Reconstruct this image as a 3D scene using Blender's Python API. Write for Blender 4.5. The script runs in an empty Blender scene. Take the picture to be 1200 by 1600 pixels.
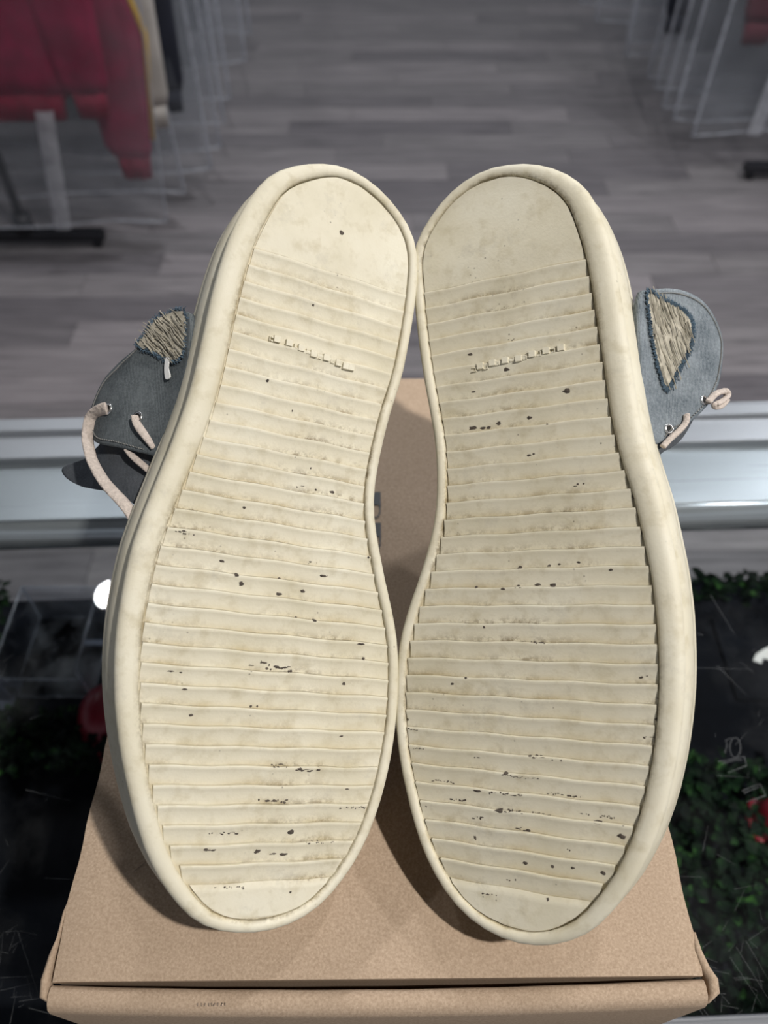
import bpy, bmesh, math, random
import numpy as np
from mathutils import Vector
random.seed(7); rng = np.random.default_rng(7)
S = bpy.context.scene
COL = S.collection

# ------------------------------------------------------------------ camera, world, exposure
CZ = 1.445                                  # camera height above the shop floor
PITCH = math.radians(50.5)                  # looking down by this much
cd = bpy.data.cameras.new('camera'); cam = bpy.data.objects.new('camera', cd); COL.objects.link(cam)
cam.location = (0, 0, CZ); cam.rotation_euler = (math.radians(90) - PITCH, 0, 0)
cd.sensor_fit = 'VERTICAL'; cd.sensor_height = 36; cd.sensor_width = 27; cd.lens = 27.0; cd.clip_start = .01
cd.dof.use_dof = True; cd.dof.focus_distance = .325; cd.dof.aperture_fstop = 8
S.camera = cam
S.view_settings.view_transform = 'Standard'; S.view_settings.look = 'None'
S.view_settings.gamma = 1; S.view_settings.use_curve_mapping = False
S.view_settings.exposure = -0.12
W = bpy.data.worlds.new('shop_ambient'); S.world = W; W.use_nodes = True
W.node_tree.nodes['Background'].inputs[0].default_value = (.86, .90, 1, 1)
W.node_tree.nodes['Background'].inputs[1].default_value = .33
# ceiling downlights: x, y, lens radius, radiance, where (the first is the one mirrored in the counter glass, the second the one above the shoes)
LAMPS = [(-1.03, 1.61, .060, 200, 'mirrored in the counter glass'), (.84, -.32, .036, 3800, 'directly above the sneakers'), (1.75, 1.9, .06, 600, 'over the right-hand rack'),
         (-.30, 2.2, .06, 720, 'over the aisle'), (1.1, 4.4, .06, 250, 'at the far right of the aisle'), (-1.9, 3.6, .06, 250, 'over the left-hand rack'),
         (.95, 1.35, .06, 430, 'in front of the counter'), (2.6, .3, .06, 420, 'right of the counter')]
CEIL = 2.9

# ------------------------------------------------------------------ helpers
def tag(o, label=None, cat=None, group=None, kind=None):
    if label: o['label'] = label
    if cat: o['category'] = cat
    if group: o['group'] = group
    if kind: o['kind'] = kind
    return o
def empty(name, loc=(0, 0, 0)):
    o = bpy.data.objects.new(name, None); COL.objects.link(o); o.location = loc; o.empty_display_size = .05
    return o
def link(name, me, mat=None, parent=None, smooth=False):
    if mat and not me.materials: me.materials.append(mat)
    if smooth:
        me.polygons.foreach_set('use_smooth', [True] * len(me.polygons))
    o = bpy.data.objects.new(name, me); COL.objects.link(o)
    if parent is not None:
        o.parent = parent
    return o
def mesh(name, verts, faces, recalc=True):
    me = bpy.data.meshes.new(name); me.from_pydata([tuple(v) for v in verts], [], faces)
    if recalc:
        b = bmesh.new(); b.from_mesh(me); bmesh.ops.recalc_face_normals(b, faces=b.faces); b.to_mesh(me); b.free()
    me.update(); return me
class MB:
    def __init__(s): s.v = []; s.f = []
    def add(s, v, f):
        n = len(s.v); s.v += [tuple(p) for p in v]; s.f += [tuple(i + n for i in q) for q in f]; return s
    def box(s, x0, x1, y0, y1, z0, z1):
        v = [(x, y, z) for x in (x0, x1) for y in (y0, y1) for z in (z0, z1)]
        return s.add(v, [(0, 1, 3, 2), (4, 6, 7, 5), (0, 4, 5, 1), (2, 3, 7, 6), (0, 2, 6, 4), (1, 5, 7, 3)])
    def tube(s, pts, r, k=8, flat=None, cap=True):
        pts = [Vector(p) for p in pts]; n = len(pts); rings = []
        up = Vector((0, 0, 1)); prev = None
        for i, p in enumerate(pts):
            t = (pts[min(i + 1, n - 1)] - pts[max(i - 1, 0)]).normalized()
            a = t.cross(up) if prev is None else prev - t * prev.dot(t)
            if a.length < 1e-4: a = t.cross(Vector((1, 0, 0)))
            a.normalize(); prev = a; b = t.cross(a)
            rr = r[i] if isinstance(r, (list, tuple)) else r
            rb = rr if flat is None else flat
            rings.append([p + a * math.cos(2 * math.pi * j / k) * rr + b * math.sin(2 * math.pi * j / k) * rb for j in range(k)])
        v = [q for R_ in rings for q in R_]
        f = [(i * k + j, i * k + (j + 1) % k, (i + 1) * k + (j + 1) % k, (i + 1) * k + j) for i in range(n - 1) for j in range(k)]
        if cap: f += [tuple(range(k))[::-1], tuple(range((n - 1) * k, n * k))]
        return s.add(v, f)
    def prism(s, poly, a, b, axis='z'):
        n = len(poly)
        def P(p, t): return {'z': (p[0], p[1], t), 'x': (t, p[0], p[1]), 'y': (p[0], t, p[1])}[axis]
        v = [P(p, a) for p in poly] + [P(p, b) for p in poly]
        f = [tuple(range(n)), tuple(range(n, 2 * n))] + [(i, (i + 1) % n, n + (i + 1) % n, n + i) for i in range(n)]
        return s.add(v, f)
    def build(s, name, mat, parent=None, smooth=False, bevel=0, off=(0, 0, 0)):
        v = [(p[0] - off[0], p[1] - off[1], p[2] - off[2]) for p in s.v]
        o = link(name, mesh(name, v, s.f), mat, parent, smooth)
        if bevel:
            m = o.modifiers.new('b', 'BEVEL'); m.width = bevel; m.segments = 2; m.limit_method = 'ANGLE'
        return o

def spline(pts, n):
    P = [np.array(p, float) for p in pts]; out = []
    for i in range(len(P) - 1):
        p0 = P[max(i - 1, 0)]; p1 = P[i]; p2 = P[i + 1]; p3 = P[min(i + 2, len(P) - 1)]
        for t in np.linspace(0, 1, n, endpoint=False):
            out.append(.5 * (2 * p1 + (p2 - p0) * t + (2 * p0 - 5 * p1 + 4 * p2 - p3) * t * t + (-p0 + 3 * p1 - 3 * p2 + p3) * t ** 3))
    out.append(P[-1]); return out
def cspline(pts, n):
    P = np.array(pts, float); m = len(P); out = []
    for i in range(m):
        p0, p1, p2, p3 = P[i - 1], P[i], P[(i + 1) % m], P[(i + 2) % m]
        for t in np.linspace(0, 1, n, endpoint=False):
            out.append(.5 * (2 * p1 + (p2 - p0) * t + (2 * p0 - 5 * p1 + 4 * p2 - p3) * t * t + (-p0 + 3 * p1 - 3 * p2 + p3) * t ** 3))
    return out

# ------------------------------------------------------------------ materials
class NT:
    def __init__(s, name):
        s.m = bpy.data.materials.new(name); s.m.use_nodes = True; s.t = s.m.node_tree
        s.b = s.t.nodes['Principled BSDF']; s.out = s.t.nodes['Material Output']
    def n(s, ty, **kw):
        nd = s.t.nodes.new(ty)
        for k, v in kw.items():
            if k[0] == '_': setattr(nd, k[1:], v)
            else: nd.inputs[k.replace('__', ' ')].default_value = v
        return nd
    def l(s, a, b): s.t.links.new(a, b)
    def coord(s, which='Object', scale=(1, 1, 1)):
        tc = s.n('ShaderNodeTexCoord'); mp = s.n('ShaderNodeMapping'); mp.inputs['Scale'].default_value = scale
        s.l(tc.outputs[which], mp.inputs[0]); return mp.outputs[0]
    def noise(s, co, scale, detail=3, rough=.5, dist=0):
        nd = s.n('ShaderNodeTexNoise', Scale=scale, Detail=detail, Roughness=rough, Distortion=dist); s.l(co, nd.inputs['Vector']); return nd.outputs['Fac']
    def ramp(s, fac, stops):
        r = s.n('ShaderNodeValToRGB'); e = r.color_ramp.elements
        while len(e) < len(stops): e.new(.5)
        for el, (p, c) in zip(e, stops):
            el.position = p; el.color = (c[0], c[1], c[2], 1) if not isinstance(c, (int, float)) else (c, c, c, 1)
        s.l(fac, r.inputs[0]); return r.outputs[0]
    def mix(s, fac, a, b, mode='MIX'):
        m = s.n('ShaderNodeMix', _data_type='RGBA', _blend_type=mode)
        for sock, v in ((m.inputs[0], fac), (m.inputs[6], a), (m.inputs[7], b)):
            if isinstance(v, bpy.types.NodeSocket): s.l(v, sock)
            elif isinstance(v, (int, float)): sock.default_value = v
            else: sock.default_value = (*v, 1)
        return m.outputs[2]
    def math(s, op, a, b=0.0):
        m = s.n('ShaderNodeMath', _operation=op)
        for sock, v in ((m.inputs[0], a), (m.inputs[1], b)):
            if isinstance(v, bpy.types.NodeSocket): s.l(v, sock)
            else: sock.default_value = v
        return m.outputs[0]
    def bump(s, h, strength=.3, dist=.001):
        b = s.n('ShaderNodeBump', Strength=strength, Distance=dist); s.l(h, b.inputs['Height']); s.l(b.outputs[0], s.b.inputs['Normal'])
    def set(s, color=None, rough=.5, metal=0, spec=None):
        if color is not None:
            if isinstance(color, bpy.types.NodeSocket): s.l(color, s.b.inputs['Base Color'])
            else: s.b.inputs['Base Color'].default_value = (*color, 1)
        if isinstance(rough, bpy.types.NodeSocket): s.l(rough, s.b.inputs['Roughness'])
        else: s.b.inputs['Roughness'].default_value = rough
        s.b.inputs['Metallic'].default_value = metal
        if spec is not None: s.b.inputs['Specular IOR Level'].default_value = spec
        return s.m
def plain(name, color, rough=.5, metal=0, nscale=0, var=.15, bump=0, spec=None):
    t = NT(name); c = color
    if nscale:
        f = t.noise(t.coord(), nscale, 4)
        c = t.ramp(f, [(.25, [x * (1 - var) for x in color]), (.75, [min(1, x * (1 + var)) for x in color])])
        if bump: t.bump(f, bump, .002)
    return t.set(c, rough, metal, spec)

def rubber(name, dirty):
    t = NT(name); co = t.coord()
    a = t.noise(co, 28, 5, .6); b = t.noise(co, 140, 4, .6); g = t.noise(co, 900, 2)
    c = t.ramp(a, [(.3, (.60, .555, .42)), (.5, (.665, .62, .49)), (.7, (.70, .665, .545))])
    c = t.mix(t.ramp(b, [(.52, 0), (.72, .5)]), c, (.47, .41, .27))
    c = t.mix(t.ramp(t.noise(co, 60, 6, .75), [(.56, 0), (.74, .45)]), c, (.42, .39, .32))
    # tiny dark pin specks
    v = t.n('ShaderNodeTexVoronoi', Scale=260.0); t.l(co, v.inputs['Vector'])
    spk = t.math('MULTIPLY', t.ramp(v.outputs['Distance'], [(.05, 1), (.13, 0)]), t.ramp(t.noise(co, 45, 2), [(.56, 0), (.66, .8)]))
    c = t.mix(spk, c, (.10, .085, .06))
    if dirty:
        at = t.n('ShaderNodeAttribute', _attribute_name='dirt')
        nz = t.ramp(t.noise(co, 210, 6, .78), [(.45, 0), (.58, 1)])
        big = t.ramp(t.noise(co, 22, 3), [(.40, .05), (.66, .95)])
        m = t.math('MULTIPLY', t.math('MULTIPLY', at.outputs['Fac'], nz), big)
        c = t.mix(m, c, (.17, .13, .075))
        # faint ochre staining along the grooves
        m2 = t.math('MULTIPLY', at.outputs['Fac'], t.ramp(t.noise(co, 40, 3), [(.4, .02), (.7, .55)]))
        c = t.mix(m2, c, (.46, .37, .20))
    t.bump(t.math('ADD', g, t.math('MULTIPLY', b, .6)), .12, .0006)
    return t.set(c, .55, 0, .35)
M = {}
M['tread'] = rubber('cream_tread_rubber', True)
M['rim'] = rubber('cream_rim_rubber', True)
def denim(name, lo, hi, scale):
    t = NT(name); co = t.coord()
    w = t.n('ShaderNodeTexWave', Scale=scale, Distortion=1.2, Detail=2.0); w.inputs['Detail Scale'].default_value = 3
    mp = t.coord('Object'); t.l(mp, w.inputs['Vector'])
    w2 = t.noise(co, 900, 3, .7)
    f = t.math('ADD', t.math('MULTIPLY', w.outputs['Fac'], .12), t.math('ADD', t.math('MULTIPLY', w2, .45), t.math('MULTIPLY', t.noise(co, 55, 5, .65), .6)))
    c = t.ramp(f, [(.35, lo), (.8, hi)])
    t.bump(f, .5, .0008); return t.set(c, .9, 0, .15)
M['denim'] = denim('charcoal_denim', (.035, .044, .05), (.17, .19, .20), 420)
M['denim_light'] = denim('washed_grey_denim', (.06, .078, .095), (.30, .335, .36), 420)
M['tongue'] = denim('dark_tongue_canvas', (.04, .046, .054), (.115, .125, .14), 500)
M['lining'] = plain('grey_lining', (.22, .22, .21), .9, 0, 200)
M['fray'] = plain('beige_frayed_weft', (.40, .37, .30), .9, 0, 300, .35)
M['navy'] = plain('navy_fringe', (.07, .11, .15), .9, 0, 200, .4)
M['lace'] = plain('pinkish_beige_lace', (.52, .45, .40), .9, 0, 700, .2, .5)
M['metal'] = plain('eyelet_metal', (.75, .75, .75), .25, 1)
M['black_hole'] = plain('dark_hole', (.01, .01, .01), .8)
M['white'] = plain('white_tape', (.75, .75, .73), .7)
M['dirt'] = plain('dark_grit', (.075, .06, .048), .9, 0, 500, .5)
def cardboard():
    t = NT('kraft_cardboard'); co = t.coord()
    a = t.noise(co, 900, 3, .7); b = t.noise(co, 9, 4, .6); sp = t.noise(co, 420, 2, .9)
    c = t.ramp(a, [(.3, (.34, .25, .175)), (.7, (.52, .40, .295))])
    c = t.mix(t.ramp(b, [(.4, 0), (.75, .35)]), c, (.36, .265, .185))
    c = t.mix(t.ramp(sp, [(.70, 0), (.76, .5)]), c, (.66, .53, .41))
    t.bump(a, .25, .0006); return t.set(c, .85, 0, .2)
M['card'] = cardboard()
M['print'] = plain('black_ink', (.016, .02, .024), .5)
M['faint_ink'] = plain('faded_grey_ink', (.27, .21, .16), .8)
def alu(name, col, rough):
    t = NT(name); co = t.coord('Object', (3, 900, 900))
    n = t.noise(co, 1, 3); t.bump(n, .08, .0005)
    r = t.ramp(n, [(.3, rough * .8), (.7, rough * 1.2)])
    return t.set(col, r, .7)
M['alu'] = alu('brushed_aluminium', (.33, .35, .375), .34)
M['alu_dark'] = alu('dull_grey_aluminium', (.10, .105, .115), .5)
M['alu_bright'] = alu('polished_aluminium', (.62, .65, .68), .2)
def glass(name, tint, add=.0, rough=0.0):
    t = NT(name); t.t.nodes.remove(t.b)
    tr = t.n('ShaderNodeBsdfTransparent'); tr.inputs[0].default_value = (*tint, 1)
    gl = t.n('ShaderNodeBsdfGlossy'); gl.inputs['Roughness'].default_value = rough
    fr = t.n('ShaderNodeFresnel', IOR=1.5); mx = t.n('ShaderNodeMixShader')
    geo = t.n('ShaderNodeNewGeometry'); t.l(t.math('MULTIPLY', fr.outputs[0], t.math('SUBTRACT', 1.0, geo.outputs['Backfacing'])), mx.inputs[0]); t.l(tr.outputs[0], mx.inputs[1]); t.l(gl.outputs[0], mx.inputs[2])
    src = mx.outputs[0]
    if add:
        co = t.coord(); df = t.n('ShaderNodeBsdfDiffuse'); df.inputs[0].default_value = (.8, .82, .85, 1)
        m2 = t.n('ShaderNodeMixShader'); t.l(t.ramp(t.noise(co, 16, 6, .7), [(.45, 0.0), (.8, add)]), m2.inputs[0])
        t.l(src, m2.inputs[1]); t.l(df.outputs[0], m2.inputs[2]); src = m2.outputs[0]
    t.l(src, t.out.inputs[0]); return t.m
M['glass'] = glass('counter_glass', (.97, .985, .985), .012)
M['acrylic'] = glass('clear_acrylic', (.90, .92, .95), .22)
def film(name, opac, col, nscale=7):
    t = NT(name); t.t.nodes.remove(t.b); co = t.coord()
    tr = t.n('ShaderNodeBsdfTransparent'); df = t.n('ShaderNodeBsdfDiffuse'); df.inputs[0].default_value = (*col, 1)
    tl = t.n('ShaderNodeBsdfTranslucent'); tl.inputs[0].default_value = (*col, 1)
    gl = t.n('ShaderNodeBsdfGlossy'); gl.inputs['Roughness'].default_value = .25
    a = t.n('ShaderNodeMixShader'); a.inputs[0].default_value = .4; t.l(df.outputs[0], a.inputs[1]); t.l(tl.outputs[0], a.inputs[2])
    b = t.n('ShaderNodeMixShader'); b.inputs[0].default_value = .12; t.l(a.outputs[0], b.inputs[1]); t.l(gl.outputs[0], b.inputs[2])
    c = t.n('ShaderNodeMixShader'); t.l(t.ramp(t.noise(co, nscale, 4, .6), [(.3, opac * .6), (.75, min(1, opac * 1.6))]), c.inputs[0])
    t.l(tr.outputs[0], c.inputs[1]); t.l(b.outputs[0], c.inputs[2]); t.l(c.outputs[0], t.out.inputs[0]); return t.m
M['film'] = film('clear_plastic_film', .10, (.55, .58, .64))
M['seam'] = film('welded_plastic_seam', .55, (.62, .64, .70), 20)
M['frost'] = film('frosted_plastic_strip', .8, (.62, .63, .68), 20)
M['edge'] = film('acrylic_edge', .28, (.62, .66, .75), 40)
M['scratch'] = film('scratched_glass', .10, (.75, .78, .8), 60)
def plank():
    t = NT('grey_oak_vinyl_plank'); oi = t.n('ShaderNodeObjectInfo')
    tc = t.n('ShaderNodeTexCoord'); mp = t.n('ShaderNodeMapping'); mp.inputs['Scale'].default_value = (1.6, 26, 1)
    t.l(tc.outputs['Object'], mp.inputs[0])
    cmb = t.n('ShaderNodeCombineXYZ'); t.l(t.math('MULTIPLY', oi.outputs['Random'], 60), cmb.inputs[0]); t.l(t.math('MULTIPLY', oi.outputs['Random'], 91), cmb.inputs[1])
    va = t.n('ShaderNodeVectorMath', _operation='ADD'); t.l(mp.outputs[0], va.inputs[0]); t.l(cmb.outputs[0], va.inputs[1])
    g = t.noise(va.outputs[0], 2.2, 5, .62, .6)
    c1 = t.ramp(g, [(.28, (.118, .113, .119)), (.5, (.205, .195, .203)), (.75, (.295, .28, .287))])
    c2 = t.ramp(oi.outputs['Random'], [(0, (.72, .70, .72)), (.5, (1, .98, .97)), (1, (1.25, 1.2, 1.2))])
    c = t.mix(1.0, c1, c2, 'MULTIPLY')
    t.bump(g, .1, .001); return t.set(c, .42, 0, .4)
M['plank'] = plank()
M['joint'] = plain('dark_floor_joint', (.12, .112, .112), .8)
M['ceiling'] = plain('dark_painted_ceiling', (.025, .027, .03), .9)
M['black'] = plain('black_metal', (.012, .012, .016), .45)
M['black_board'] = plain('black_lacquered_deck', (.004, .005, .008), .9, 0, 20, .3, 0, .15)
M['red'] = plain('crimson_fleece', (.20, .003, .038), .95, 0, 14, .35)
M['red_dark'] = plain('crimson_rib_knit', (.17, .003, .024), .95, 0, 30, .3)
M['yellow'] = plain('yellow_tape', (.50, .30, .03), .8)
M['cream'] = plain('cream_cloth', (.42, .39, .36), .9, 0, 12)
M['navycloth'] = plain('black_navy_cloth', (.012, .014, .025), .9, 0, 12)
M['wine'] = plain('wine_red_cloth', (.07, .006, .014), .9, 0, 12)
M['greycloth'] = plain('slate_grey_cloth', (.13, .15, .17), .9, 0, 12)
def leafmat():
    t = NT('artificial_leaf'); co = t.coord(); f = t.noise(co, 70, 3)
    return t.set(t.ramp(f, [(.38, (.0015, .005, .003)), (.60, (.005, .018, .006)), (.80, (.05, .15, .028))]), .6, 0, .12)
M['leaf'] = leafmat()
M['red_plastic'] = plain('red_plastic', (.30, .012, .03), .35, 0, 30)
M['blue_grey'] = plain('blue_grey_plastic', (.07, .08, .115), .5)
def lampmat(strength):
    t = NT('lit_lamp_lens'); t.t.nodes.remove(t.b); e = t.n('ShaderNodeEmission', Strength=strength)
    e.inputs[0].default_value = (1, .955, .90, 1) if strength > 1000 else (.95, .965, 1, 1); t.l(e.outputs[0], t.out.inputs[0]); return t.m
M['trim'] = plain('white_lamp_trim', (.7, .7, .7), .5)

H = .3660   # camera above the box lid
# traced measures of the two soles in millimetres: frame (toe point, axis to the heel, axis to the medial side, outward normal), outlines, marks
L_FRAME=((-0.05325, 0.07624, -0.32594),(0.11392, 0.83665, 0.53576),(0.88801, 0.15607, -0.43254),(0.4455, -0.52503, 0.72517))
L_OUT=[(4.9,-14.4),(11.7,-13.9),(18.3,-12.4),(24.5,-9.9),(30.2,-6.3),(35.1,-1.7),(39.4,3.6),(43.2,9.2),(46.4,15.3),(49.0,21.5),(51.0,28.0),(52.7,34.6),(54.0,41.3),(55.0,48.0),(55.7,54.8),(56.1,61.6),(56.2,68.4),(56.0,75.2),(55.5,82.0),(54.8,88.8),(53.8,95.5),(52.4,102.2),(50.6,108.7),(48.5,115.2),(46.2,121.6),(43.9,128.0),(41.8,134.5),(39.6,141.0),(37.6,147.5),(35.9,154.0),(34.7,160.7),(34.2,167.5),(34.2,174.3),(34.5,181.1),(35.0,187.9),(35.7,194.7),(36.6,201.4),(37.8,208.1),(39.1,214.8),(40.1,221.5),(40.7,228.3),(41.2,235.1),(41.6,241.9),(41.9,248.7),(42.0,255.5),(41.9,262.3),(41.4,269.1),(40.3,275.8),(38.0,282.0),(34.3,287.6),(29.4,292.3),(23.9,296.3),(18.0,299.5),(11.7,301.8),(5.0,303.0),(-1.7,303.0),(-8.4,301.8),(-14.8,299.6),(-20.9,296.7),(-26.6,293.0),(-31.5,288.4),(-35.3,282.8),(-38.3,276.7),(-40.8,270.4),(-42.9,263.9),(-44.5,257.3),(-45.7,250.6),(-46.7,243.9),(-47.5,237.1),(-48.2,230.4),(-48.6,223.6),(-49.0,216.8),(-49.5,210.0),(-49.9,203.2),(-50.5,196.4),(-51.3,189.6),(-52.4,182.9),(-53.7,176.2),(-55.0,169.5),(-56.5,162.9),(-58.0,156.2),(-59.5,149.6),(-61.0,142.9),(-62.3,136.3),(-63.5,129.6),(-64.2,122.8),(-64.6,116.0),(-64.8,109.2),(-64.9,102.4),(-64.7,95.6),(-64.2,88.8),(-63.4,82.0),(-62.4,75.3),(-61.1,68.6),(-59.5,62.0),(-57.7,55.4),(-55.6,48.9),(-53.4,42.5),(-51.0,36.1),(-48.5,29.8),(-45.8,23.6),(-42.8,17.4),(-39.3,11.6),(-35.4,6.0),(-31.0,0.8),(-26.3,-4.0),(-21.0,-8.3),(-15.1,-11.4),(-8.6,-13.3),(-1.9,-14.2)]
R_FRAME=((0.0555, 0.07354, -0.32817),(-0.0063, 0.84136, 0.54043),(-0.88442, 0.24751, -0.39565),(-0.46665, -0.48046, 0.74256))
R_OUT=[(3.6,-15.2),(10.4,-14.4),(17.0,-12.5),(23.1,-9.6),(28.7,-5.6),(33.5,-0.9),(37.7,4.6),(41.2,10.4),(44.2,16.6),(46.6,23.0),(48.7,29.6),(50.5,36.2),(52.2,42.8),(53.6,49.6),(54.6,56.3),(55.3,63.2),(55.6,70.0),(55.6,76.9),(55.3,83.8),(54.6,90.6),(53.6,97.4),(52.1,104.1),(50.1,110.6),(47.9,117.1),(45.5,123.6),(43.2,130.1),(41.1,136.6),(39.2,143.2),(37.6,149.9),(36.4,156.6),(35.7,163.4),(35.3,170.3),(35.2,177.2),(35.4,184.0),(35.9,190.9),(36.9,197.7),(37.9,204.4),(39.0,211.2),(40.0,218.0),(40.9,224.8),(41.8,231.7),(42.5,238.5),(43.2,245.3),(43.7,252.2),(44.1,259.0),(44.4,265.9),(44.2,272.7),(42.8,279.3),(39.7,285.2),(35.5,290.6),(30.8,295.5),(25.3,299.7),(19.3,302.9),(12.9,304.9),(6.1,305.7),(-0.7,305.3),(-7.5,304.2),(-14.0,302.2),(-20.2,299.3),(-25.9,295.5),(-30.9,290.9),(-35.1,285.5),(-38.1,279.5),(-40.4,273.0),(-42.3,266.4),(-43.8,259.7),(-45.0,253.0),(-45.9,246.1),(-46.6,239.3),(-47.4,232.5),(-48.1,225.7),(-48.8,218.8),(-49.5,212.0),(-50.2,205.1),(-50.8,198.3),(-51.5,191.5),(-52.4,184.7),(-53.5,177.9),(-55.0,171.2),(-56.7,164.5),(-58.3,157.8),(-59.5,151.1),(-60.6,144.3),(-61.6,137.5),(-62.6,130.7),(-63.3,123.9),(-63.8,117.0),(-64.1,110.2),(-64.1,103.3),(-64.0,96.4),(-63.7,89.6),(-63.2,82.7),(-62.4,75.9),(-61.4,69.1),(-60.2,62.4),(-58.8,55.6),(-57.1,49.0),(-55.3,42.4),(-53.1,35.8),(-50.6,29.4),(-47.8,23.2),(-44.6,17.1),(-41.1,11.2),(-37.0,5.7),(-32.6,0.4),(-27.9,-4.5),(-22.5,-8.6),(-16.4,-11.7),(-9.9,-13.9),(-3.2,-15.0)]
L_PANEL=[(-4.7,229.3),(6.7,227.5),(11.2,221.3),(15.8,215.3),(26.4,208.5),(37.6,201.0),(43.4,192.6),(45.0,186.1),(41.8,179.1),(34.3,173.0),(18.2,170.4),(2.5,167.9)]
L_PATCH=[(-7.1,229.3),(6.7,227.5),(11.2,221.3),(15.5,215.8),(8.5,212.9),(1.3,210.2),(-6.4,207.9),(-10.3,212.0)]
L_TONGUE=[(40.5,172.0),(51.6,167.4),(64.5,164.5),(67.9,162.0),(62.8,158.1),(52.1,154.8),(39.8,153.2),(25.5,152.2),(19.2,151.2),(11.0,147.5),(-2.6,143.7),(-5.0,160.0),(1.2,169.6),(19.1,174.1),(34.7,174.5)]
L_EYE=[(28.4,187.5),(9.8,183.5)]
L_LACE1=[(28.0,187.5),(31.4,187.0),(37.0,185.5),(39.5,182.6),(38.9,174.9),(35.0,168.7),(30.5,163.4),(19.9,154.3),(8.2,146.1)]
L_LACE2=[(10.2,183.8),(8.1,180.1),(4.3,176.0),(-0.9,170.9)]
L_LACE3=[(14.6,169.8),(9.5,166.1),(0.8,160.5)]
L_TAG=[(-1.4,209.2),(-3.8,209.0),(-3.9,204.7),(-6.0,200.7),(-3.4,199.7),(-1.6,204.3)]
R_PANEL=[(-7.8,246.4),(-1.1,248.6),(8.8,250.0),(19.2,249.0),(28.3,245.6),(36.1,239.3),(39.9,232.8),(39.2,225.7),(36.7,218.2),(32.5,209.9),(23.0,199.3),(9.8,189.5),(3.1,186.6),(-1.8,182.4)]
R_PATCH=[(-7.9,245.0),(0.7,243.7),(10.6,240.5),(15.9,235.5),(13.6,224.3),(7.3,214.4),(1.2,205.3),(-1.8,209.9),(-4.5,218.4),(-6.8,231.1)]
R_LACE1=[(22.2,200.9),(27.1,205.1),(33.6,207.2),(35.3,205.6),(30.5,202.6),(23.9,199.4),(28.4,199.7),(33.2,203.0)]
R_LACE2=[(9.5,194.2),(8.4,190.7),(4.7,186.9),(-0.6,182.5),(-4.0,179.4)]
R_EYE=[(21.4,202.0),(1.5,187.7)]
L_LET=[(-20.6,219.9),(-18.2,220.3),(-12.8,220.1),(-9.6,219.5),(-7.3,219.3),(-4.0,218.7),(-1.6,218.2),(1.1,217.7),(4.3,218.0),(7.4,217.3),(10.1,217.1),(13.5,216.5),(16.2,216.6)]
R_LET=[(16.9,216.5),(14.2,217.5),(11.6,216.8),(8.7,218.1),(6.4,217.7),(2.9,218.3),(-0.2,218.4),(-3.0,218.2),(-5.8,218.3),(-8.9,219.2),(-11.9,218.8),(-14.9,219.6),(-17.8,219.4),(-21.1,220.0)]
L_SPECK=[(4.7,274.3,1.16,1.12),(-13.8,217.3,2.61,1.96),(-19.3,202.2,1.16,0.84),(-4.4,239.0,0.87,0.56),(-19.5,118.6,1.74,1.12),(-21.6,122.2,1.45,0.84),(-46.4,135.8,2.90,0.84),(-42.6,135.3,2.32,0.56),(-28.1,126.2,1.45,0.56),(-7.3,192.6,0.58,0.56),(3.8,169.6,0.58,0.56),(0.3,161.4,1.74,0.56),(7.5,161.0,0.87,0.56),(14.1,162.1,1.74,0.84),(-21.9,148.7,0.87,0.56),(-3.4,116.5,1.45,0.84),(7.9,118.0,1.16,0.84),(13.8,107.7,1.16,0.84),(6.2,107.8,0.87,0.56),(38.2,92.9,1.16,0.84),(35.9,98.7,2.03,0.84),(-2.1,87.5,8.70,1.12),(2.2,86.2,6.38,0.84),(-39.8,82.3,2.90,0.84),(-7.9,71.2,0.87,0.56),(-5.6,70.6,0.87,0.56),(-34.8,76.3,1.45,0.56),(-31.4,66.6,1.16,0.56),(18.9,46.7,5.22,0.84),(7.4,48.1,4.06,0.56),(37.9,38.5,2.32,0.84),(15.6,22.0,2.61,1.12),(-16.7,16.0,2.90,0.84),(-6.0,15.1,3.19,1.12),(1.6,14.4,1.74,1.12),(9.5,13.6,4.64,1.12),(-2.1,1.8,1.16,0.84),(-8.0,1.9,5.80,0.56),(18.2,-1.0,0.58,0.56),(41.4,31.5,5.80,0.56),(28.2,17.9,6.96,0.56),(6.6,34.1,7.25,0.84),(-12.6,22.3,5.80,0.56),(32.3,60.6,1.16,0.56),(17.3,125.2,2.32,0.84),(35.3,136.2,0.87,0.56),(10.2,130.5,2.32,0.56),(-56.5,114.3,1.16,1.12),(-57.1,106.3,0.87,1.40),(-57.6,96.7,0.87,1.68),(-56.7,111.2,0.58,1.68),(30.7,81.7,1.16,0.84),(-3.9,122.7,0.87,0.56)]
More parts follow.
